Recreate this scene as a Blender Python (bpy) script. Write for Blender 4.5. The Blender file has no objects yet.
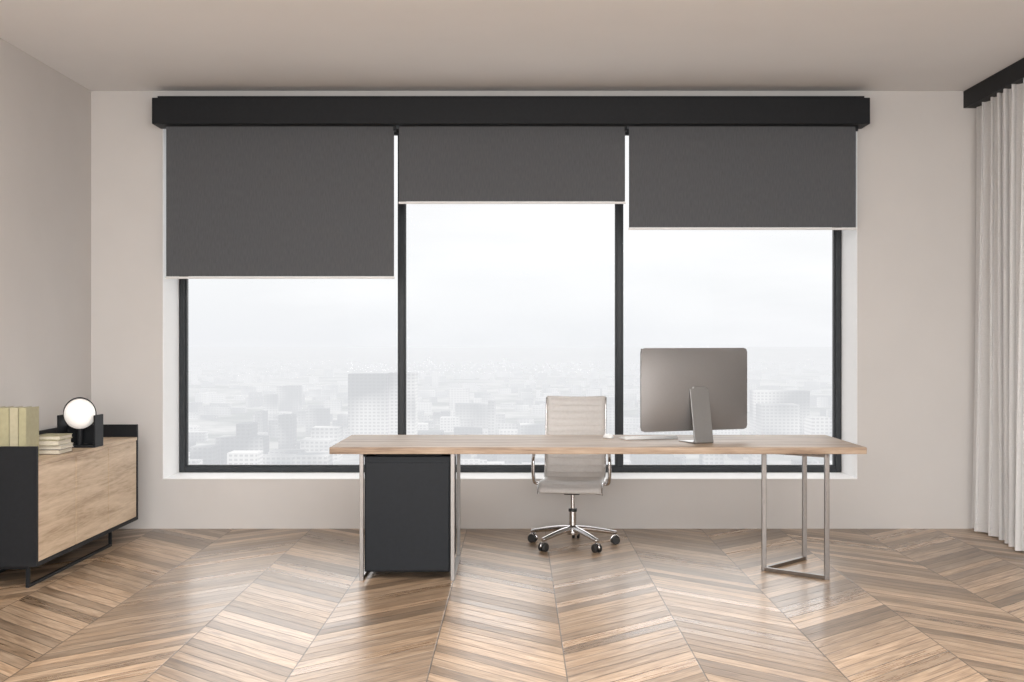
import bpy, bmesh, math, random
from mathutils import Vector, Matrix
random.seed(7)
scene = bpy.context.scene
F=1145.0; CX=517; CY=341; H=1.344

# ------------------------------------------------------------ helpers
def link(o): scene.collection.objects.link(o); return o
class G:
    def __init__(s,name,loc=(0,0,0),rz=0.0,local=False):
        s.e=bpy.data.objects.new(name,None); s.e.empty_display_size=0.1
        s.e.location=loc; s.e.rotation_euler=(0,0,rz); link(s.e)
        s.off=Vector((0,0,0)) if local else Vector(loc)
def obj_from_bm(name,bm,mat,g=None,smooth=False,bevel=0,segs=2,angle=40):
    if g is not None: bmesh.ops.translate(bm,verts=bm.verts,vec=-g.off)
    bmesh.ops.recalc_face_normals(bm,faces=bm.faces)
    me=bpy.data.meshes.new(name); bm.to_mesh(me); bm.free()
    o=bpy.data.objects.new(name,me); link(o)
    if isinstance(mat,(list,tuple)):
        for m in mat: me.materials.append(m)
    elif mat: me.materials.append(mat)
    if smooth:
        for p in me.polygons: p.use_smooth=True
    if bevel>0:
        b=o.modifiers.new('bevel','BEVEL'); b.width=bevel; b.segments=segs; b.limit_method='ANGLE'; b.angle_limit=math.radians(angle)
    if g is not None: o.parent=g.e
    return o
def add_box(bm,x0,x1,y0,y1,z0,z1,mi=0):
    vs=[bm.verts.new(p) for p in ((x0,y0,z0),(x1,y0,z0),(x1,y1,z0),(x0,y1,z0),(x0,y0,z1),(x1,y0,z1),(x1,y1,z1),(x0,y1,z1))]
    for f in ((3,2,1,0),(4,5,6,7),(0,1,5,4),(1,2,6,5),(2,3,7,6),(3,0,4,7)):
        fc=bm.faces.new([vs[i] for i in f]); fc.material_index=mi
    return vs
def box(name,x0,x1,y0,y1,z0,z1,mat,g=None,bevel=0.0,segs=2):
    bm=bmesh.new(); add_box(bm,x0,x1,y0,y1,z0,z1)
    return obj_from_bm(name,bm,mat,g,bevel=bevel,segs=segs)
def add_ring_tube(bm,pts,radii,n=12,cap=True,sx=1.0):
    pts=[Vector(p) for p in pts]
    rings=[]; prev=None
    for i,p in enumerate(pts):
        if i==0: t=pts[1]-p
        elif i==len(pts)-1: t=p-pts[i-1]
        else: t=(pts[i+1]-p).normalized()+(p-pts[i-1]).normalized()
        t.normalize()
        if prev is None:
            a=Vector((0,0,1)) if abs(t.z)<0.9 else Vector((1,0,0))
            u=t.cross(a).normalized()
        else:
            u=(prev-t*prev.dot(t)).normalized()
        prev=u; v=t.cross(u)
        r=radii[i] if isinstance(radii,(list,tuple)) else radii
        rings.append([bm.verts.new(p+(u*math.cos(2*math.pi*k/n)*sx+v*math.sin(2*math.pi*k/n))*r) for k in range(n)])
    for a,b in zip(rings,rings[1:]):
        for k in range(n): bm.faces.new((a[k],a[(k+1)%n],b[(k+1)%n],b[k]))
    if cap:
        bm.faces.new(rings[0][::-1]); bm.faces.new(rings[-1])
def smooth_path(pts,sub=6):
    P=[Vector(p) for p in pts]; out=[]
    for i in range(len(P)-1):
        p0=P[max(i-1,0)];p1=P[i];p2=P[i+1];p3=P[min(i+2,len(P)-1)]
        for k in range(sub):
            t=k/sub
            out.append(0.5*((2*p1)+(-p0+p2)*t+(2*p0-5*p1+4*p2-p3)*t*t+(-p0+3*p1-3*p2+p3)*t**3))
    out.append(P[-1]); return out
def tube(name,pts,r,mat,g=None,n=12,sx=1.0):
    bm=bmesh.new(); add_ring_tube(bm,pts,r,n,sx=sx)
    o=obj_from_bm(name,bm,mat,g,smooth=True)
    m=o.modifiers.new('es','EDGE_SPLIT'); m.split_angle=math.radians(50)
    return o
def cyl(name,p0,p1,r,mat,g=None,n=24,bevel=0):
    o=tube(name,[p0,p1],r,mat,g,n); 
    return o

# ------------------------------------------------------------ materials
def newmat(name):
    m=bpy.data.materials.new(name); m.use_nodes=True
    nt=m.node_tree; nt.nodes.clear()
    out=nt.nodes.new('ShaderNodeOutputMaterial')
    return m,nt,out
class N:
    def __init__(s,nt): s.nt=nt
    def node(s,t,**k):
        n=s.nt.nodes.new(t)
        for a,b in k.items(): setattr(n,a,b)
        return n
    def lk(s,a,b): s.nt.links.new(a,b)
    def m(s,op,a,b=None,c=None,clamp=False):
        n=s.nt.nodes.new('ShaderNodeMath'); n.operation=op; n.use_clamp=clamp
        for i,v in enumerate((a,b,c)):
            if v is None: continue
            if isinstance(v,(int,float)): n.inputs[i].default_value=v
            else: s.lk(v,n.inputs[i])
        return n.outputs[0]
    def xyz(s,x,y,z):
        n=s.nt.nodes.new('ShaderNodeCombineXYZ')
        for i,v in enumerate((x,y,z)):
            if isinstance(v,(int,float)): n.inputs[i].default_value=v
            else: s.lk(v,n.inputs[i])
        return n.outputs[0]
    def ramp(s,f,stops):
        n=s.nt.nodes.new('ShaderNodeValToRGB'); s.lk(f,n.inputs[0])
        e=n.color_ramp.elements
        while len(e)<len(stops): e.new(0.5)
        for i,(p,c) in enumerate(stops): e[i].position=p; e[i].color=(*c,1)
        return n.outputs[0]
    def mixc(s,f,a,b,bt='MIX'):
        n=s.nt.nodes.new('ShaderNodeMix'); n.data_type='RGBA'; n.blend_type=bt
        for i,v in ((0,f),(6,a),(7,b)):
            if isinstance(v,(int,float)): n.inputs[i].default_value=v
            elif isinstance(v,tuple): n.inputs[i].default_value=(*v,1)
            else: s.lk(v,n.inputs[i])
        return n.outputs[2]
def pmat(name,col,rough=0.5,metal=0.0,noise=0.0,nscale=40,bump=0.0,spec=0.5):
    m,nt,out=newmat(name); q=N(nt)
    b=q.node('ShaderNodeBsdfPrincipled')
    b.inputs['Roughness'].default_value=rough; b.inputs['Metallic'].default_value=metal
    b.inputs['Specular IOR Level'].default_value=spec
    tc=q.node('ShaderNodeTexCoord'); nz=q.node('ShaderNodeTexNoise'); nz.inputs['Scale'].default_value=nscale; nz.inputs['Detail'].default_value=4
    q.lk(tc.outputs['Object'],nz.inputs['Vector'])
    lo=tuple(c*(1-noise) for c in col); hi=tuple(min(1,c*(1+noise)) for c in col)
    q.lk(q.ramp(nz.outputs['Fac'],[(0.3,lo),(0.7,hi)]),b.inputs['Base Color'])
    if bump>0:
        bp=q.node('ShaderNodeBump'); bp.inputs['Strength'].default_value=bump; bp.inputs['Distance'].default_value=0.002
        q.lk(nz.outputs['Fac'],bp.inputs['Height']); q.lk(bp.outputs[0],b.inputs['Normal'])
    q.lk(b.outputs[0],out.inputs[0]); return m
def woodmat(name,c0,c1,c2,axis='X',rough=0.45,scale=1.0):
    m,nt,out=newmat(name); q=N(nt)
    b=q.node('ShaderNodeBsdfPrincipled'); b.inputs['Roughness'].default_value=rough
    tc=q.node('ShaderNodeTexCoord'); mp=q.node('ShaderNodeMapping')
    sc={'X':(1.2,14,14),'Y':(14,1.2,14),'Z':(14,14,1.2)}[axis]
    mp.inputs['Scale'].default_value=tuple(v*scale for v in sc)
    q.lk(tc.outputs['Object'],mp.inputs[0])
    n1=q.node('ShaderNodeTexNoise'); n1.inputs['Scale'].default_value=1.0; n1.inputs['Detail'].default_value=8; n1.inputs['Roughness'].default_value=.62; n1.inputs['Distortion'].default_value=0.6
    q.lk(mp.outputs[0],n1.inputs['Vector'])
    n2=q.node('ShaderNodeTexNoise'); n2.inputs['Scale'].default_value=7; n2.inputs['Detail'].default_value=6
    q.lk(mp.outputs[0],n2.inputs['Vector'])
    f=q.m('ADD',q.m('MULTIPLY',n1.outputs['Fac'],.75),q.m('MULTIPLY',n2.outputs['Fac'],.25))
    q.lk(q.ramp(f,[(0.36,c0),(0.5,c1),(0.64,c2)]),b.inputs['Base Color'])
    bp=q.node('ShaderNodeBump'); bp.inputs['Strength'].default_value=.15; bp.inputs['Distance'].default_value=.002
    q.lk(f,bp.inputs['Height']); q.lk(bp.outputs[0],b.inputs['Normal'])
    q.lk(b.outputs[0],out.inputs[0]); return m

M_wall=pmat('wall_paint',(0.60,0.575,0.555),0.9,noise=.015,nscale=3,bump=.03)
M_ceil=pmat('ceiling_paint',(0.79,0.785,0.785),0.9,noise=.01,nscale=3)
M_reveal=pmat('reveal_white',(0.93,0.93,0.93),0.7,noise=.01)
M_black=pmat('black_lacquer',(0.011,0.012,0.014),0.55,noise=.1,spec=.2)
M_ped=pmat('pedestal_black',(0.010,0.012,0.015),0.5,noise=.1,spec=.2)
M_frame=pmat('window_frame_metal',(0.028,0.032,0.036),0.45,noise=.1,spec=.3)
M_chrome=pmat('polished_chrome',(0.62,0.61,0.61),0.16,1.0,noise=.02)
M_steel=pmat('brushed_steel',(0.27,0.255,0.245),0.32,1.0,noise=.05)
M_alu=pmat('monitor_aluminium',(0.22,0.21,0.205),0.42,0.5,noise=.03,nscale=200)
M_alu2=pmat('stand_aluminium',(0.25,0.245,0.24),0.32,0.6,noise=.03,nscale=200)
M_screen=pmat('screen_glass',(0.01,0.01,0.012),0.1)
M_leather=pmat('chair_leather',(0.54,0.515,0.495),0.5,noise=.04,nscale=60,bump=.1)
M_rubber=pmat('caster_rubber',(0.02,0.02,0.02),0.5)
M_hem=pmat('hem_bar',(0.7,0.69,0.68),0.4)
M_plastic=pmat('white_plastic',(0.8,0.8,0.8),0.35)
M_book=[pmat('book_olive',(0.36,0.33,0.20),0.6,noise=.06),pmat('book_sand',(0.42,0.38,0.26),0.6,noise=.06),pmat('book_white',(0.75,0.72,0.66),0.6),pmat('book_brown',(0.16,0.12,0.08),0.6)]
M_page=pmat('book_pages',(0.60,0.55,0.45),0.8,noise=.08,nscale=150)
M_desk=woodmat('desk_oak',(0.16,0.10,0.062),(0.29,0.205,0.14),(0.41,0.31,0.225),'X',0.5,1.2)
M_door=woodmat('cabinet_oak',(0.37,0.255,0.16),(0.57,0.43,0.295),(0.69,0.545,0.40),'Y',0.5,1.2)

# floor chevron
def floor_mat():
    m,nt,out=newmat('chevron_parquet'); q=N(nt)
    b=q.node('ShaderNodeBsdfPrincipled')
    tc=q.node('ShaderNodeTexCoord'); sp=q.node('ShaderNodeSeparateXYZ'); q.lk(tc.outputs['Object'],sp.inputs[0])
    x,y=sp.outputs[0],sp.outputs[1]
    W=0.557; PW=0.108
    u=q.m('DIVIDE',q.m('SUBTRACT',x,0.2),W)
    col=q.m('FLOOR',u); fx=q.m('SUBTRACT',u,col)
    par=q.m('FLOORED_MODULO',col,2.0)
    sg=q.m('SUBTRACT',q.m('MULTIPLY',par,2.0),1.0)
    t=q.m('ADD',q.m('MULTIPLY',q.m('SUBTRACT',fx,0.5),sg),0.5)
    xl=q.m('MULTIPLY',t,W)
    K=0.9
    v=q.m('DIVIDE',q.m('ADD',y,q.m('MULTIPLY',xl,K)),PW)
    idx=q.m('FLOOR',v); fv=q.m('SUBTRACT',v,idx)
    along=q.m('SUBTRACT',xl,q.m('MULTIPLY',y,K))
    wn=q.node('ShaderNodeTexWhiteNoise',noise_dimensions='3D'); q.lk(q.xyz(col,idx,3.7),wn.inputs[0])
    r=wn.outputs['Value']
    wn2=q.node('ShaderNodeTexWhiteNoise',noise_dimensions='3D'); q.lk(q.xyz(idx,col,11.3),wn2.inputs[0])
    r2=wn2.outputs['Value']
    vec=q.xyz(q.m('MULTIPLY',along,2.0),q.m('MULTIPLY',v,2.2),q.m('MULTIPLY',r,60))
    n1=q.node('ShaderNodeTexNoise'); n1.inputs['Scale'].default_value=1.3; n1.inputs['Detail'].default_value=7; n1.inputs['Roughness'].default_value=.6; n1.inputs['Distortion'].default_value=.9
    q.lk(vec,n1.inputs['Vector'])
    vec2=q.xyz(q.m('MULTIPLY',along,5.0),q.m('MULTIPLY',v,16),q.m('MULTIPLY',r,60))
    n2=q.node('ShaderNodeTexNoise'); n2.inputs['Scale'].default_value=1; n2.inputs['Detail'].default_value=5; q.lk(vec2,n2.inputs['Vector'])
    g=q.m('ADD',q.m('MULTIPLY',n1.outputs['Fac'],.6),q.m('MULTIPLY',n2.outputs['Fac'],.4))
    base=q.ramp(g,[(0.33,(0.155,0.092,0.052)),(0.5,(0.35,0.235,0.145)),(0.67,(0.53,0.385,0.26))])
    tint=q.ramp(r,[(0.0,(0.50,0.49,0.48)),(0.5,(0.93,0.92,0.91)),(1.0,(1.32,1.31,1.31))])
    c=q.mixc(1.0,base,tint,'MULTIPLY')
    grey=q.mixc(q.m('MULTIPLY',r2,.25),c,q.mixc(1.0,c,(0.85,1.05,1.3),'MULTIPLY'))
    d1=q.m('MULTIPLY',q.m('MINIMUM',fv,q.m('SUBTRACT',1.0,fv)),PW*0.76)
    d2=q.m('MULTIPLY',q.m('MINIMUM',fx,q.m('SUBTRACT',1.0,fx)),W)
    d=q.m('MINIMUM',d1,d2)
    gap=q.m('DIVIDE',d,0.0042,clamp=True)
    c=q.mixc(gap,(0.012,0.007,0.004),grey)
    q.lk(c,b.inputs['Base Color'])
    q.lk(q.m('ADD',q.m('MULTIPLY',r2,.12),q.m('ADD',q.m('MULTIPLY',g,.14),.20)),b.inputs['Roughness'])
    b.inputs['Coat Weight'].default_value=.2; b.inputs['Coat Roughness'].default_value=.2
    bp=q.node('ShaderNodeBump'); bp.inputs['Strength'].default_value=.35; bp.inputs['Distance'].default_value=.002
    q.lk(q.m('ADD',gap,q.m('MULTIPLY',g,.35)),bp.inputs['Height']); q.lk(bp.outputs[0],b.inputs['Normal']); q.lk(bp.outputs[0],b.inputs['Coat Normal'])
    q.lk(b.outputs[0],out.inputs[0]); return m
M_floor=floor_mat()

def fabric_mat(name,col,trans,weave=600,rough=.9,sc=(1,1,1),var=(.82,1.15)):
    m,nt,out=newmat(name); q=N(nt)
    d=q.node('ShaderNodeBsdfDiffuse'); t=q.node('ShaderNodeBsdfTranslucent'); mx=q.node('ShaderNodeMixShader')
    tc=q.node('ShaderNodeTexCoord'); mp=q.node('ShaderNodeMapping'); mp.inputs['Scale'].default_value=sc
    nz=q.node('ShaderNodeTexNoise'); nz.inputs['Scale'].default_value=weave; q.lk(tc.outputs['Object'],mp.inputs[0]); q.lk(mp.outputs[0],nz.inputs['Vector'])
    c=q.ramp(nz.outputs['Fac'],[(0.3,tuple(v*var[0] for v in col)),(0.7,tuple(v*var[1] for v in col))])
    q.lk(c,d.inputs[0]); q.lk(c,t.inputs[0]); mx.inputs[0].default_value=trans
    q.lk(d.outputs[0],mx.inputs[1]); q.lk(t.outputs[0],mx.inputs[2]); q.lk(mx.outputs[0],out.inputs[0]); return m
M_blind=fabric_mat('blind_fabric',(0.135,0.139,0.147),0.25,160,sc=(1,1,.12),var=(.90,1.08))
M_curtain=fabric_mat('curtain_linen',(0.76,0.75,0.74),0.25,400)

def glass_mat():
    m,nt,out=newmat('window_glass'); q=N(nt)
    t=q.node('ShaderNodeBsdfTransparent'); g=q.node('ShaderNodeBsdfGlossy'); g.inputs['Roughness'].default_value=0.0
    mx=q.node('ShaderNodeMixShader'); mx.inputs[0].default_value=0.001
    q.lk(t.outputs[0],mx.inputs[1]); q.lk(g.outputs[0],mx.inputs[2]); q.lk(mx.outputs[0],out.inputs[0]); return m
M_glass=glass_mat()

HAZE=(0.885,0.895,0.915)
def city_mat(name,c0,c1,windows,dist,amt):
    m,nt,out=newmat(name); q=N(nt)
    geo=q.node('ShaderNodeNewGeometry'); sp=q.node('ShaderNodeSeparateXYZ'); q.lk(geo.outputs['Position'],sp.inputs[0])
    x,y,z=sp.outputs
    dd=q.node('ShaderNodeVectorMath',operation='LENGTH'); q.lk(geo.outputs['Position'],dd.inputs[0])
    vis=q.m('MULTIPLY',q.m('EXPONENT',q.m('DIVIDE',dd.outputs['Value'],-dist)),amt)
    nz=q.node('ShaderNodeTexNoise'); nz.inputs['Scale'].default_value=.012 if windows else .006; nz.inputs['Detail'].default_value=8 if not windows else 1; nz.inputs['Roughness'].default_value=.7
    q.lk(geo.outputs['Position'],nz.inputs['Vector'])
    c=q.ramp(nz.outputs['Fac'],[(0.4,c0),(0.6,c1)])
    if windows:
        fz=q.m('LESS_THAN',q.m('FRACT',q.m('DIVIDE',z,4.0)),.5)
        fx=q.m('LESS_THAN',q.m('FRACT',q.m('DIVIDE',q.m('ADD',x,y),5.0)),.62)
        c=q.mixc(q.m('MULTIPLY',q.m('MULTIPLY',fz,fx),.5),c,(0.12,0.13,0.15))
    d=q.node('ShaderNodeBsdfDiffuse'); q.lk(c,d.inputs[0])
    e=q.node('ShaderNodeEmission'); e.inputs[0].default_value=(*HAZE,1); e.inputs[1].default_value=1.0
    mx=q.node('ShaderNodeMixShader'); q.lk(vis,mx.inputs[0]); q.lk(e.outputs[0],mx.inputs[1]); q.lk(d.outputs[0],mx.inputs[2])  # haze painted in: glowing haze colour replaces diffuse with distance
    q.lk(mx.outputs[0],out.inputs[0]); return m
M_city=city_mat('facades_painted_haze',(0.26,0.275,0.295),(1.0,0.98,0.95),True,1800,.66)
M_ground=city_mat('ground_painted_haze',(0.14,0.17,0.15),(0.74,0.72,0.69),False,3000,.44)

# ------------------------------------------------------------ room
XL,XR=-3.05,3.52; YB=8.2; ZC=3.134; YN=-2.0; T=0.48
box('floor',XL-.2,XR+.2,YN,YB+T,-.1,0,M_floor)
box('ceiling',XL-.2,XR+.2,YN,YB+T,ZC,ZC+.15,M_ceil)
box('wall_left',XL-.2,XL,YN,YB+T,0,ZC,M_wall)
box('wall_right',XR,XR+.2,YN,YB+T,0,ZC,M_wall)
wx0,wx1,wz0,wz1=-2.536,2.436,0.355,2.95
bm=bmesh.new()
add_box(bm,XL,wx0,YB,YB+T,0,ZC); add_box(bm,wx1,XR,YB,YB+T,0,ZC)
add_box(bm,wx0,wx1,YB,YB+T,0,wz0); add_box(bm,wx0,wx1,YB,YB+T,wz1,ZC)
obj_from_bm('wall_back',bm,M_wall)
bm=bmesh.new(); t=.004; ya,yb=YB-.004,YB+.38
add_box(bm,wx0,wx0+t,ya,yb,wz0,wz1); add_box(bm,wx1-t,wx1,ya,yb,wz0,wz1)
add_box(bm,wx0+t,wx1-t,ya,yb,wz0,wz0+t); add_box(bm,wx0+t,wx1-t,ya,yb,wz1-t,wz1)
obj_from_bm('trim_1',bm,M_reveal)
# window
g=G('window_1',(0,8.62,wz0))
f0,f1=8.58,8.65; a,b_,c_,d_=wx0+t,wx1-t,wz0+t,wz1-t
bm=bmesh.new(); fw=.042
add_box(bm,a,a+fw,f0,f1,c_,d_); add_box(bm,b_-fw,b_,f0,f1,c_,d_)
add_box(bm,a+fw,b_-fw,f0,f1,c_,c_+.042); add_box(bm,a+fw,b_-fw,f0,f1,d_-.042,d_)
mull=[-0.865,0.768]; mh=.020
for mx in mull: add_box(bm,mx-mh,mx+mh,f0,f1,c_+.042,d_-.042)
obj_from_bm('frame',bm,M_frame,g,bevel=.004)
bm=bmesh.new()
xs=[a+fw,mull[0]-mh,mull[0]+mh,mull[1]-mh,mull[1]+mh,b_-fw]
for i in (0,2,4):
    x0,x1=xs[i],xs[i+1]; z0,z1=c_+.042,d_-.042; s=.011
    add_box(bm,x0,x0+s,f0+.02,f1-.01,z0,z1);add_box(bm,x1-s,x1,f0+.02,f1-.01,z0,z1)
    add_box(bm,x0+s,x1-s,f0+.02,f1-.01,z0,z0+s);add_box(bm,x0+s,x1-s,f0+.02,f1-.01,z1-s,z1)
obj_from_bm('sash',bm,M_frame,g)
bm=bmesh.new()
for i in (0,2,4): add_box(bm,xs[i]+.011,xs[i+1]-.011,8.620,8.626,c_+.053,d_-.053)
obj_from_bm('glass_panes',bm,M_glass,g)

# ------------------------------------------------------------ blinds
g=G('blind_cassette',(0,8.1,2.84))
box('housing',-2.552,2.468,8.0,YB-.001,2.862,3.045,M_black,g,bevel=.004)
box('top_black_strip',-2.54,2.455,8.09,YB-.001,3.045,3.075,M_black,g)  # narrow black strip along the top of the housing
for x0,x1,z,nm in ((-2.482,-0.870,1.79,'roller_blind'),(-0.834,0.764,2.32,'roller_blind.001'),(0.792,2.397,2.136,'roller_blind.002')):
    g=G(nm,((x0+x1)/2,8.1,z))
    box('fabric',x0,x1,8.100,8.103,z+.012,2.861,M_blind,g)
    box('hem_bar',x0-.004,x1+.004,8.092,8.111,z-.006,z+.010,M_hem,g,bevel=.003)
    box('side_bracket',x1-.004,x1+.014,8.09,8.12,2.83,2.860,M_black,g)
# ------------------------------------------------------------ curtain
g=G('curtain',(3.35,7,0))
box('pelmet',3.195,XR-.002,2.2,YB-.002,3.01,ZC-.002,M_black,g,bevel=.003)
bm=bmesh.new(); rows=20; ncol=800; y0,y1=2.6,8.14
grid=[]
for r in range(rows+1):
    z=3.02-(3.008)*r/rows; k=r/rows; row=[]
    for i in range(ncol+1):
        s=i/ncol; y=y0+(y1-y0)*s
        ph=y*2*math.pi/0.155+1.3*math.sin(y*4.1+.5)+0.7*math.sin(y*9+k*1.2)
        amp=(.050+.022*math.sin(y*5.3+k))*(0.75+.35*k)
        x=3.272+amp*math.sin(ph)+.010*math.sin(2*ph+1.3+k)+.012*k*math.sin(y*9+2)-.01*k
        yy=y+.024*math.sin(ph*2)+ .015*k*math.sin(y*4)
        row.append(bm.verts.new((x,min(yy,8.17),z)))
    grid.append(row)
for r in range(rows):
    for i in range(ncol): bm.faces.new((grid[r][i],grid[r][i+1],grid[r+1][i+1],grid[r+1][i]))
o=obj_from_bm('drape',bm,M_curtain,g,smooth=True)

# ------------------------------------------------------------ desk
g=G('desk',(0.4535,6.8,0))
box('desktop',-1.048,1.955,6.395,7.26,0.712,0.75,M_desk,g,bevel=.003)
P=[(1.745,6.45),(1.445,6.70),(1.765,7.03)]
def bar(bm,p,q,w,h0,h1):
    p=Vector((*p,0));q=Vector((*q,0));d=(q-p).normalized();n=Vector((-d.y,d.x,0))*w/2;p=p-d*w/2;q=q+d*w/2
    vs=[bm.verts.new(v+Vector((0,0,h))) for h in (h0,h1) for v in (p-n,p+n,q+n,q-n)]
    for f in ((3,2,1,0),(4,5,6,7),(0,1,5,4),(1,2,6,5),(2,3,7,6),(3,0,4,7)): bm.faces.new([vs[i] for i in f])
for i,(px,py) in enumerate(P): box('steel_post_%d'%(i+1),px-.013,px+.013,py-.013,py+.013,0.0,.711,M_steel,g,bevel=.002)
for i in (0,1):
    bm=bmesh.new(); bar(bm,P[i],P[i+1],.024,.0005,.022); obj_from_bm('foot_bar_%d'%(i+1),bm,M_steel,g,bevel=.002)
    bm=bmesh.new(); bar(bm,P[i],P[i+1],.024,.688,.7115); obj_from_bm('top_bar_%d'%(i+1),bm,M_steel,g)
# pedestal
box('pedestal_body',-0.858,-0.375,6.44,7.06,.045,.695,M_ped,g,bevel=.004)
box('pedestal_top_spacer',-0.80,-0.43,6.48,7.02,.695,.7115,M_ped,g)
box('pedestal_drawer_front',-0.850,-0.383,6.43,6.44,.055,.66,M_ped,g,bevel=.002)
for i,xx in enumerate((-0.872,-0.361)):
    bm=bmesh.new(); w=.011
    add_box(bm,xx-w,xx+w,6.415,6.44,0,.7115); add_box(bm,xx-w,xx+w,7.06,7.085,0,.7115); add_box(bm,xx-w,xx+w,6.44,7.06,.0005,.022)
    add_box(bm,xx-w,xx+w,6.44,7.06,.69,.7115)
    obj_from_bm('pedestal_frame_%d'%(i+1),bm,M_steel,g,bevel=.0015)

# ------------------------------------------------------------ monitor
g=G('computer_monitor',(1.045,6.73,0.75),math.radians(21),local=True)
W,Hh,z0=.71,.485,.068
bm=bmesh.new(); nx,nz=28,20
def panel_pt(i,j,back):
    s=-1+2*i/nx; t=-1+2*j/nz
    x=s*W/2; z=z0+Hh/2+t*Hh/2
    r=.022; ex=abs(x)-(W/2-r); ez=abs(z-z0-Hh/2)-(Hh/2-r)
    if ex>0 and ez>0:
        L=max(ex,ez); D=math.hypot(ex,ez); 
        if D>0:
            k=L/D; x=math.copysign(W/2-r+ex*k,x); z=z0+Hh/2+math.copysign(Hh/2-r+ez*k,t)
    y=.006 if not back else -.004-.042*max(0,(1-abs(s)**2.6))*max(0,(1-abs(t)**2.6))
    return (x,y,z)
fr=[[bm.verts.new(panel_pt(i,j,False)) for i in range(nx+1)] for j in range(nz+1)]
bk=[[bm.verts.new(panel_pt(i,j,True)) for i in range(nx+1)] for j in range(nz+1)]
for j in range(nz):
    for i in range(nx):
        bm.faces.new((fr[j][i],fr[j][i+1],fr[j+1][i+1],fr[j+1][i])); bm.faces.new((bk[j][i],bk[j+1][i],bk[j+1][i+1],bk[j][i+1]))
for i in range(nx):
    bm.faces.new((fr[0][i],bk[0][i],bk[0][i+1],fr[0][i+1])); bm.faces.new((fr[nz][i],fr[nz][i+1],bk[nz][i+1],bk[nz][i]))
for j in range(nz):
    bm.faces.new((fr[j][0],fr[j+1][0],bk[j+1][0],bk[j][0])); bm.faces.new((fr[j][nx],bk[j][nx],bk[j+1][nx],fr[j+1][nx]))
o=obj_from_bm('housing',bm,M_alu,g,smooth=True); e=o.modifiers.new('es','EDGE_SPLIT'); e.split_angle=math.radians(35)
box('screen',-W/2+.004,W/2-.004,.0062,.0085,z0+.07,z0+Hh-.004,M_screen,g,bevel=.001)
sw=.062
prof=[(-.040,.32),(-.052,.315),(-.105,.03),(-.112,.008),(-.106,.0),(.085,.0),(.085,.005),(-.085,.009),(-.096,.02),(-.048,.29),(-.036,.30)]
bm=bmesh.new()
A=[bm.verts.new((-sw,y,z)) for y,z in prof]; B=[bm.verts.new((sw,y,z)) for y,z in prof]
for i in range(len(prof)):
    k=(i+1)%len(prof); bm.faces.new((A[i],A[k],B[k],B[i]))
bm.faces.new(A); bm.faces.new(B[::-1])
obj_from_bm('stand',bm,M_alu2,g,bevel=.002)
box('hinge_cover',-.045,.045,-.052,-.03,.27,.33,M_alu2,g,bevel=.008,segs=3)

# keyboard
g=G('keyboard',(0.80,6.97,0.75),math.radians(14),local=True)
bm=bmesh.new()
vs=add_box(bm,-.17,.17,-.058,.058,0.001,.006)
for v in vs:
    if v.co.y<0 and v.co.z>.004: v.co.z=.017
obj_from_bm('body',bm,M_plastic,g,bevel=.002)
bm=bmesh.new()
for r in range(6):
    y=-.047+r*.0185
    z=.017-(.011)*((y+.058)/.116)
    if r==5:
        for x0,x1 in ((-.16,-.09),(-.085,.05),(.055,.10),(.105,.16)): add_box(bm,x0,x1,y-.006,y+.008,z-.001,z+.003)
    else:
        for c in range(14):
            x0=-.16+c*.0229; add_box(bm,x0,x0+.0195,y-.006,y+.009,z-.001,z+.003)
obj_from_bm('keys',bm,M_hem,g)
# mouse
g=G('computer_mouse',(0.56,7.02,0.75),math.radians(8),local=True)
bm=bmesh.new(); bmesh.ops.create_uvsphere(bm,u_segments=28,v_segments=16,radius=1)
for v in bm.verts: v.co=Vector((v.co.x*.031,v.co.y*.056,max(0,v.co.z)*.022+.001+.003*(v.co.z>0)))
obj_from_bm('shell',bm,M_plastic,g,smooth=True)
box('wheel',-.003,.003,.02,.032,.019,.0245,M_rubber,g,bevel=.001)

# ------------------------------------------------------------ office chair
g=G('office_chair',(0.366,7.52,0),math.radians(-7),local=True)
ctrl=[(0,-.265,.378),(0,-.250,.412),(0,-.19,.436),(0,-.05,.428),(0,.09,.418),(0,.17,.435),(0,.215,.50),(0,.235,.60),(0,.262,.74),(0,.298,.885),(0,.316,.945),(0,.328,.962)]
path=smooth_path(ctrl,26)
L=[0]
for p,q_ in zip(path,path[1:]): L.append(L[-1]+(q_-p).length)
tot=L[-1]; NS=330; pts=[]; j=0
for i in range(NS+1):
    s=tot*i/NS
    while j<len(L)-2 and L[j+1]<s: j+=1
    k=(s-L[j])/max(1e-9,L[j+1]-L[j]); pts.append(path[j].lerp(path[j+1],min(1,k)))
bm=bmesh.new(); hw=.200; nxs=16; rib=.046
top=[];bot=[]
for i,p in enumerate(pts):
    tdir=(pts[min(i+1,NS)]-pts[max(i-1,0)]).normalized(); n=Vector((0,-tdir.z,tdir.y))
    s=tot*i/NS; bulge=.007*abs(math.sin(math.pi*s/rib))**.5
    rt=[];rb=[]
    for c in range(nxs+1):
        x=-hw+2*hw*c/nxs; e=1-abs(2*c/nxs-1)**8
        dish=-.012*(1-(2*c/nxs-1)**2)
        rt.append(bm.verts.new(p+n*(.008+bulge*e+dish)+Vector((x,0,0)))); rb.append(bm.verts.new(p-n*(.008+bulge*e*.6-dish)+Vector((x,0,0))))
    top.append(rt);bot.append(rb)
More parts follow.
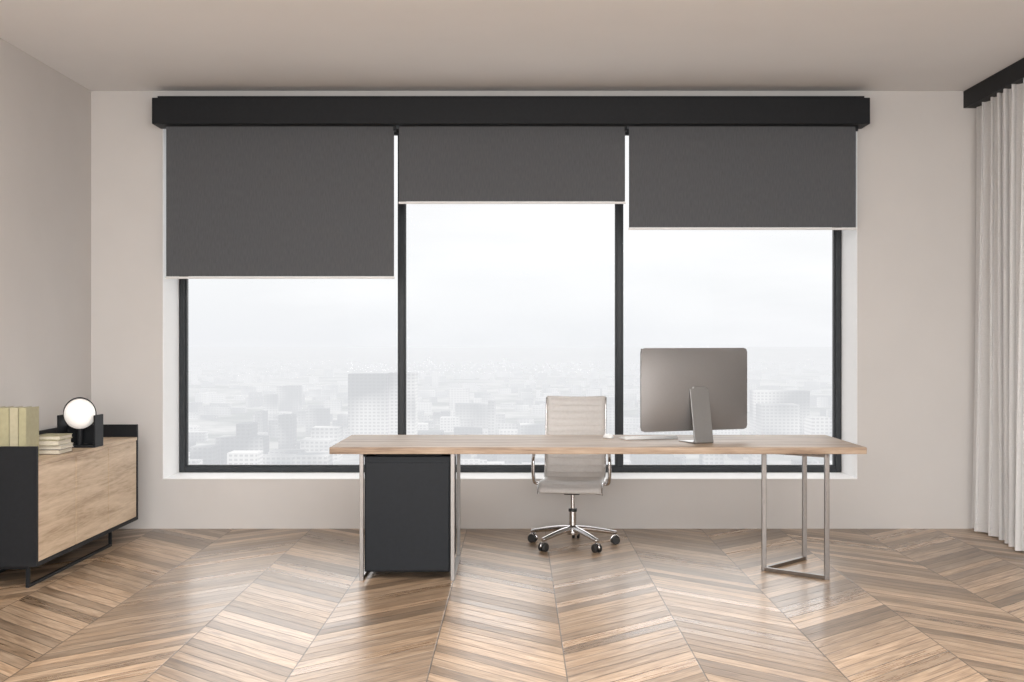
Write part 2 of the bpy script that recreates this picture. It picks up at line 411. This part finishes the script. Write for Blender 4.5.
for i in range(NS):
    for c in range(nxs):
        bm.faces.new((top[i][c],top[i][c+1],top[i+1][c+1],top[i+1][c])); bm.faces.new((bot[i][c],bot[i+1][c],bot[i+1][c+1],bot[i][c+1]))
    bm.faces.new((top[i][0],top[i+1][0],bot[i+1][0],bot[i][0])); bm.faces.new((top[i][nxs],bot[i][nxs],bot[i+1][nxs],top[i+1][nxs]))
for r in (0,NS):
    for c in range(nxs): bm.faces.new((top[r][c],bot[r][c],bot[r][c+1],top[r][c+1]))
obj_from_bm('ribbed_seat_and_back',bm,M_leather,g,smooth=True)
for i,sx in enumerate((-1,1)):
    rp=[p+Vector((sx*(hw+.002),0.006,-.005)) for p in pts[::6]]
    tube('side_rail_%d'%(i+1),rp,.0065,M_chrome,g,n=10)
    xo=sx*.238
    arm=[(sx*.208,-.10,.42),(xo,-.105,.425),(xo+sx*.008,-.13,.47),(xo+sx*.01,-.14,.55),(xo+sx*.008,-.125,.600),(xo+sx*.004,-.08,.622),(xo,.06,.622),(xo-sx*.008,.19,.618),(sx*.208,.24,.612)]
    tube('arm_loop_%d'%(i+1),smooth_path(arm,7),.0105,M_chrome,g,n=12,sx=1.3)
    tube('arm_pad_%d'%(i+1),smooth_path([(xo+sx*.006,-.10,.630),(xo+sx*.002,-.04,.638),(xo,.06,.638),(xo-sx*.005,.15,.632)],5),.014,M_rubber,g,n=12)
tube('seat_stretcher_1',smooth_path([(-.20,-.09,.412),(-.12,-.08,.392),(0,-.05,.378),(.12,-.08,.392),(.20,-.09,.412)],6),.012,M_chrome,g)
tube('seat_stretcher_2',smooth_path([(-.20,.10,.408),(-.12,.08,.39),(0,.05,.378),(.12,.08,.39),(.20,.10,.408)],6),.012,M_chrome,g)
tube('back_stretcher',smooth_path([(-.204,.275,.71),(-.1,.30,.715),(.1,.30,.715),(.204,.275,.71)],6),.011,M_chrome,g)
box('tilt_mechanism',-.055,.055,-.10,.09,.345,.385,M_rubber,g,bevel=.012,segs=3)
cyl('gas_lift_inner',(0,0,.20),(0,0,.35),.014,M_chrome,g)
cyl('gas_lift_outer',(0,0,.085),(0,0,.235),.024,M_chrome,g)
cyl('gas_lift_collar',(0,0,.225),(0,0,.245),.028,M_rubber,g)
tube('hub',[(0,0,.075),(0,0,.09),(0,0,.125),(0,0,.135)],[.036,.04,.036,.027],M_chrome,g,n=28)
tube('tilt_lever',smooth_path([(.05,-.02,.36),(.13,-.03,.352),(.20,-.04,.342)],5),.005,M_chrome,g,n=8)
for k in range(5):
    a=math.radians(-90+36+72*k); dx,dy=math.cos(a),math.sin(a)
    pl=[(dx*.02,dy*.02,.112),(dx*.10,dy*.10,.108),(dx*.20,dy*.20,.093),(dx*.285,dy*.285,.078),(dx*.298,dy*.298,.076)]
    tube('star_leg_%d'%(k+1),smooth_path(pl,4),[.021-.010*i/16 for i in range(17)],M_chrome,g,n=12,sx=1.1)
    cx,cy=dx*.288,dy*.288; nx_,ny_=-dy,dx
    cyl('caster_stem_%d'%(k+1),(cx,cy,.048),(cx,cy,.078),.006,M_chrome,g,n=10)
    bm=bmesh.new()
    for s in (-1,1):
        add_ring_tube(bm,[(cx+nx_*s*w,cy+ny_*s*w,.028) for w in (.007,.010,.022,.026)],[.023,.0278,.0278,.023],22)
    o=obj_from_bm('caster_wheels_%d'%(k+1),bm,M_rubber,g,smooth=True); e=o.modifiers.new('es','EDGE_SPLIT'); e.split_angle=math.radians(30)
    bm=bmesh.new()
    hp=[]
    for i in range(11):
        an=math.radians(-5+190*i/10); hp.append((cx+dx*.030*math.cos(an),cy+dy*.030*math.cos(an),.030+.030*math.sin(an)))
    add_ring_tube(bm,hp,.0055,8); obj_from_bm('caster_hood_%d'%(k+1),bm,M_chrome,g,smooth=True)

# ------------------------------------------------------------ sideboard
g=G('sideboard',(-2.82,7.02,0))
xf,xb=-2.60,XL+.004; yn,yf=6.20,7.86; zb=.12; zt=.686
box('end_panel_near',xb,xf,yn,yn+.022,zb,.772,M_black,g,bevel=.0015)
box('end_panel_far',xb,xf,yf-.022,yf,zb,.772,M_black,g,bevel=.0015)
box('back_panel',xb,xb+.018,yn+.022,yf-.022,zb,.772,M_black,g)
box('bottom_panel',xb+.018,xf,yn+.022,yf-.022,zb,zb+.02,M_black,g)
box('top_board',xb+.018,xf-.001,yn+.022,yf-.022,zt-.02,zt,M_door,g)
box('carcass',xb+.018,xf-.03,yn+.022,yf-.022,zb+.02,zt-.02,M_black,g)
yy0,yy1=yn+.024,yf-.024; dw=(yy1-yy0)/3
for i in range(3):
    box('door_%d'%(i+1),xf-.026,xf-.004,yy0+dw*i+.006,yy0+dw*(i+1)-.006,zb+.023,zt-.022,M_door,g,bevel=.0015)
bm=bmesh.new()
for xx in (-2.665,-3.0):
    for yv in (6.24,7.50): add_box(bm,xx-.009,xx+.009,yv-.009,yv+.009,.0,zb)
    add_box(bm,xx-.009,xx+.009,6.249,7.491,.0005,.016)
for yv in (6.24,7.50): add_box(bm,-2.991,-2.674,yv-.009,yv+.009,zb-.018,zb)
obj_from_bm('leg_frame',bm,M_black,g)

# globe lamp
lx,ly=-2.715,7.12
g=G('globe_table_lamp',(lx,ly,zt))
M_globe,nt,out=newmat('opal_glass'); q=N(nt)
d=q.node('ShaderNodeBsdfPrincipled'); d.inputs['Base Color'].default_value=(.9,.88,.85,1); d.inputs['Roughness'].default_value=.25
d.inputs['Emission Color'].default_value=(1,.96,.9,1); d.inputs['Emission Strength'].default_value=.35; q.lk(d.outputs[0],out.inputs[0])
hx,hy=.118,.07
box('tray_bottom',lx-hx,lx+hx,ly-hy,ly+hy,zt+.001,zt+.016,M_black,g,bevel=.002)
box('tray_side_1',lx-hx,lx-hx+.012,ly-hy,ly+hy,zt+.016,zt+.20,M_black,g,bevel=.002)
box('tray_side_2',lx+hx-.012,lx+hx,ly-hy,ly+hy,zt+.016,zt+.20,M_black,g,bevel=.002)
box('tray_back',lx-hx+.012,lx+hx-.012,ly+hy-.012,ly+hy,zt+.016,zt+.13,M_black,g)
gz=zt+.205
bm=bmesh.new(); bmesh.ops.create_uvsphere(bm,u_segments=40,v_segments=24,radius=.093,matrix=Matrix.Translation((lx,ly-.01,gz)))
obj_from_bm('globe',bm,M_globe,g,smooth=True)
ring=[(lx+.101*math.cos(t_),ly-.01,gz+.101*math.sin(t_)) for t_ in [math.radians(-60+300*i/40) for i in range(41)]]
tube('wire_ring',ring,.0035,M_black,g,n=8)
cyl('globe_stem',(lx,ly-.01,zt+.016),(lx,ly-.01,gz-.088),.02,M_black,g)

# books
def book(bm,x0,x1,y0,y1,z0,z1,th,ci,spine,g_=None):
    if spine=='v':
        add_box(bm,x0,x0+th,y0,y1,z0,z1,ci); add_box(bm,x1-th,x1,y0,y1,z0,z1,ci); add_box(bm,x0+th,x1-th,y0,y0+th,z0,z1,ci)
        add_box(bm,x0+th,x1-th,y0+th,y1-.004,z0+.004,z1-.004,4)
    else:
        add_box(bm,x0,x1,y0,y1,z0,z0+th,ci); add_box(bm,x0,x1,y0,y1,z1-th,z1,ci); add_box(bm,x0,x0+th,y0,y1,z0+th,z1-th,ci)
        add_box(bm,x0+th,x1-.004,y0+.004,y1-.004,z0+th,z1-th,4)
mats=M_book+[M_page]
bm=bmesh.new(); x=-2.71
for i in range(6):
    w=.046+.004*((i*7)%3); book(bm,x-w,x-.003,6.33,6.50,zt+.001,zt+.288,.003,i%2,'v'); x-=w
o=obj_from_bm('upright_books',bm,mats,None,bevel=.0012)
bm=bmesh.new(); z=zt+.001
for (th,dx,dy,ci,l) in ((.028,0,0,3,.20),(.022,.004,.01,2,.19),(.030,-.004,-.005,1,.20),(.024,.0,.012,0,.185)):
    book(bm,-2.80+dx,-2.645+dx,6.62+dy,6.62+dy+l,z,z+th,.003,ci,'f'); z+=th+.001
o=obj_from_bm('stacked_books',bm,mats,None,bevel=.001)

# ------------------------------------------------------------ city outside
GZ=-130
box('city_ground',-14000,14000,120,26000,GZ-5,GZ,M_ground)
bm=bmesh.new()
def bpx(px0,px1,pt,d,dep=35):
    s=F/d; add_box(bm,(px0-CX)/s,(px1-CX)/s,d,d+dep,GZ,H-(pt-CY)/s)
for a_ in ((348,388,374,1350),(388,415,373,1360),(215,262,438,1180),(236,250,424,1185),(276,298,386,2000),(255,262,412,1500),(300,330,440,1220),(455,490,404,1700),(440,452,418,1650),
          (755,810,391,1500),(762,800,405,1400),(812,832,418,1300),(520,548,425,1500),(430,470,445,1200),(560,600,440,1250),(190,212,447,1150),(640,690,430,1400),(330,347,430,1500),(480,520,438,1300),(700,740,420,1600),(745,757,384,2300),(268,300,452,1160)):
    bpx(*a_)
for i in range(2600):
    d=300+6200*random.random()**1.15; x=(random.random()-.5)*d*1.5
    if d<1150: h=random.uniform(6,26)
    else: h=random.uniform(6,22) if random.random()<.95 else random.uniform(25,50)
    w=random.uniform(10,38); dp=random.uniform(10,35)
    add_box(bm,x,x+w,d,d+dp,GZ,GZ+h)
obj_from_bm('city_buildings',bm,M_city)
bm=bmesh.new(); prev=None
for i in range(121):
    x=-9000+150*i; h=35+28*math.sin(x*.0011)+18*math.sin(x*.0031+1)+8*math.sin(x*.011)
    cur=(bm.verts.new((x,8200,GZ)),bm.verts.new((x,9000,GZ+max(5,h))),bm.verts.new((x,10500,GZ)))
    if prev:
        bm.faces.new((prev[0],cur[0],cur[1],prev[1])); bm.faces.new((prev[1],cur[1],cur[2],prev[2]))
    prev=cur
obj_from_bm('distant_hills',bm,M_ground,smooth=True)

# ------------------------------------------------------------ world + lights
w=bpy.data.worlds.new('World'); scene.world=w; w.use_nodes=True; nt=w.node_tree; nt.nodes.clear(); q=N(nt)
out=q.node('ShaderNodeOutputWorld'); bg=q.node('ShaderNodeBackground')
tc=q.node('ShaderNodeTexCoord'); sp=q.node('ShaderNodeSeparateXYZ'); q.lk(tc.outputs['Generated'],sp.inputs[0])
grad=q.ramp(q.m('ABSOLUTE',sp.outputs[2]),[(0.0,HAZE),(0.05,(0.94,0.95,0.96)),(0.25,(1.0,1.0,1.0))])
mp=q.node('ShaderNodeMapping'); mp.inputs['Scale'].default_value=(2,2,9); q.lk(tc.outputs['Generated'],mp.inputs[0])
nz=q.node('ShaderNodeTexNoise'); nz.inputs['Scale'].default_value=2.2; nz.inputs['Detail'].default_value=6; q.lk(mp.outputs[0],nz.inputs['Vector'])
cl=q.ramp(nz.outputs['Fac'],[(0.4,(0.97,0.975,0.98)),(0.65,(1.04,1.04,1.04))])
q.lk(q.mixc(1.0,grad,cl,'MULTIPLY'),bg.inputs[0]); bg.inputs[1].default_value=1.03
q.lk(bg.outputs[0],out.inputs[0])
def area(name,loc,rot,sx,sy,e,col=(1,1,1)):
    l=bpy.data.lights.new(name,'AREA'); l.shape='RECTANGLE'; l.size=sx; l.size_y=sy; l.energy=e; l.color=col
    o=bpy.data.objects.new(name,l); o.location=loc; o.rotation_euler=rot; link(o); return o
area('added_fill_light',(0.2,1.8,3.08),(0,0,0),5.5,4.5,370,(1,.99,.98))  # added fill under the ceiling, no real fixture, brightens the room
area('added_fill_light.001',(0.2,-1.7,1.9),(math.radians(100),0,0),6.0,2.2,320,(1,.99,.98))  # unseen upright fill added behind the camera to lift the back wall
sl=bpy.data.lights.new('sun','SUN'); sl.energy=1.2; sl.angle=math.radians(60); sl.color=(1,.99,.975)
so=bpy.data.objects.new('sun',sl); so.rotation_euler=(math.radians(-60),0,math.radians(-8)); so.location=(0,20,12); link(so)

cam=bpy.data.cameras.new('camera'); co=bpy.data.objects.new('camera',cam); link(co)
co.location=(0,0,H); co.rotation_euler=(math.radians(90),0,0)
cam.sensor_width=36; cam.lens=36*F/1024; cam.shift_x=-5/1024; cam.clip_end=40000
scene.camera=co
scene.view_settings.view_transform='Standard'
scene.view_settings.look='None'
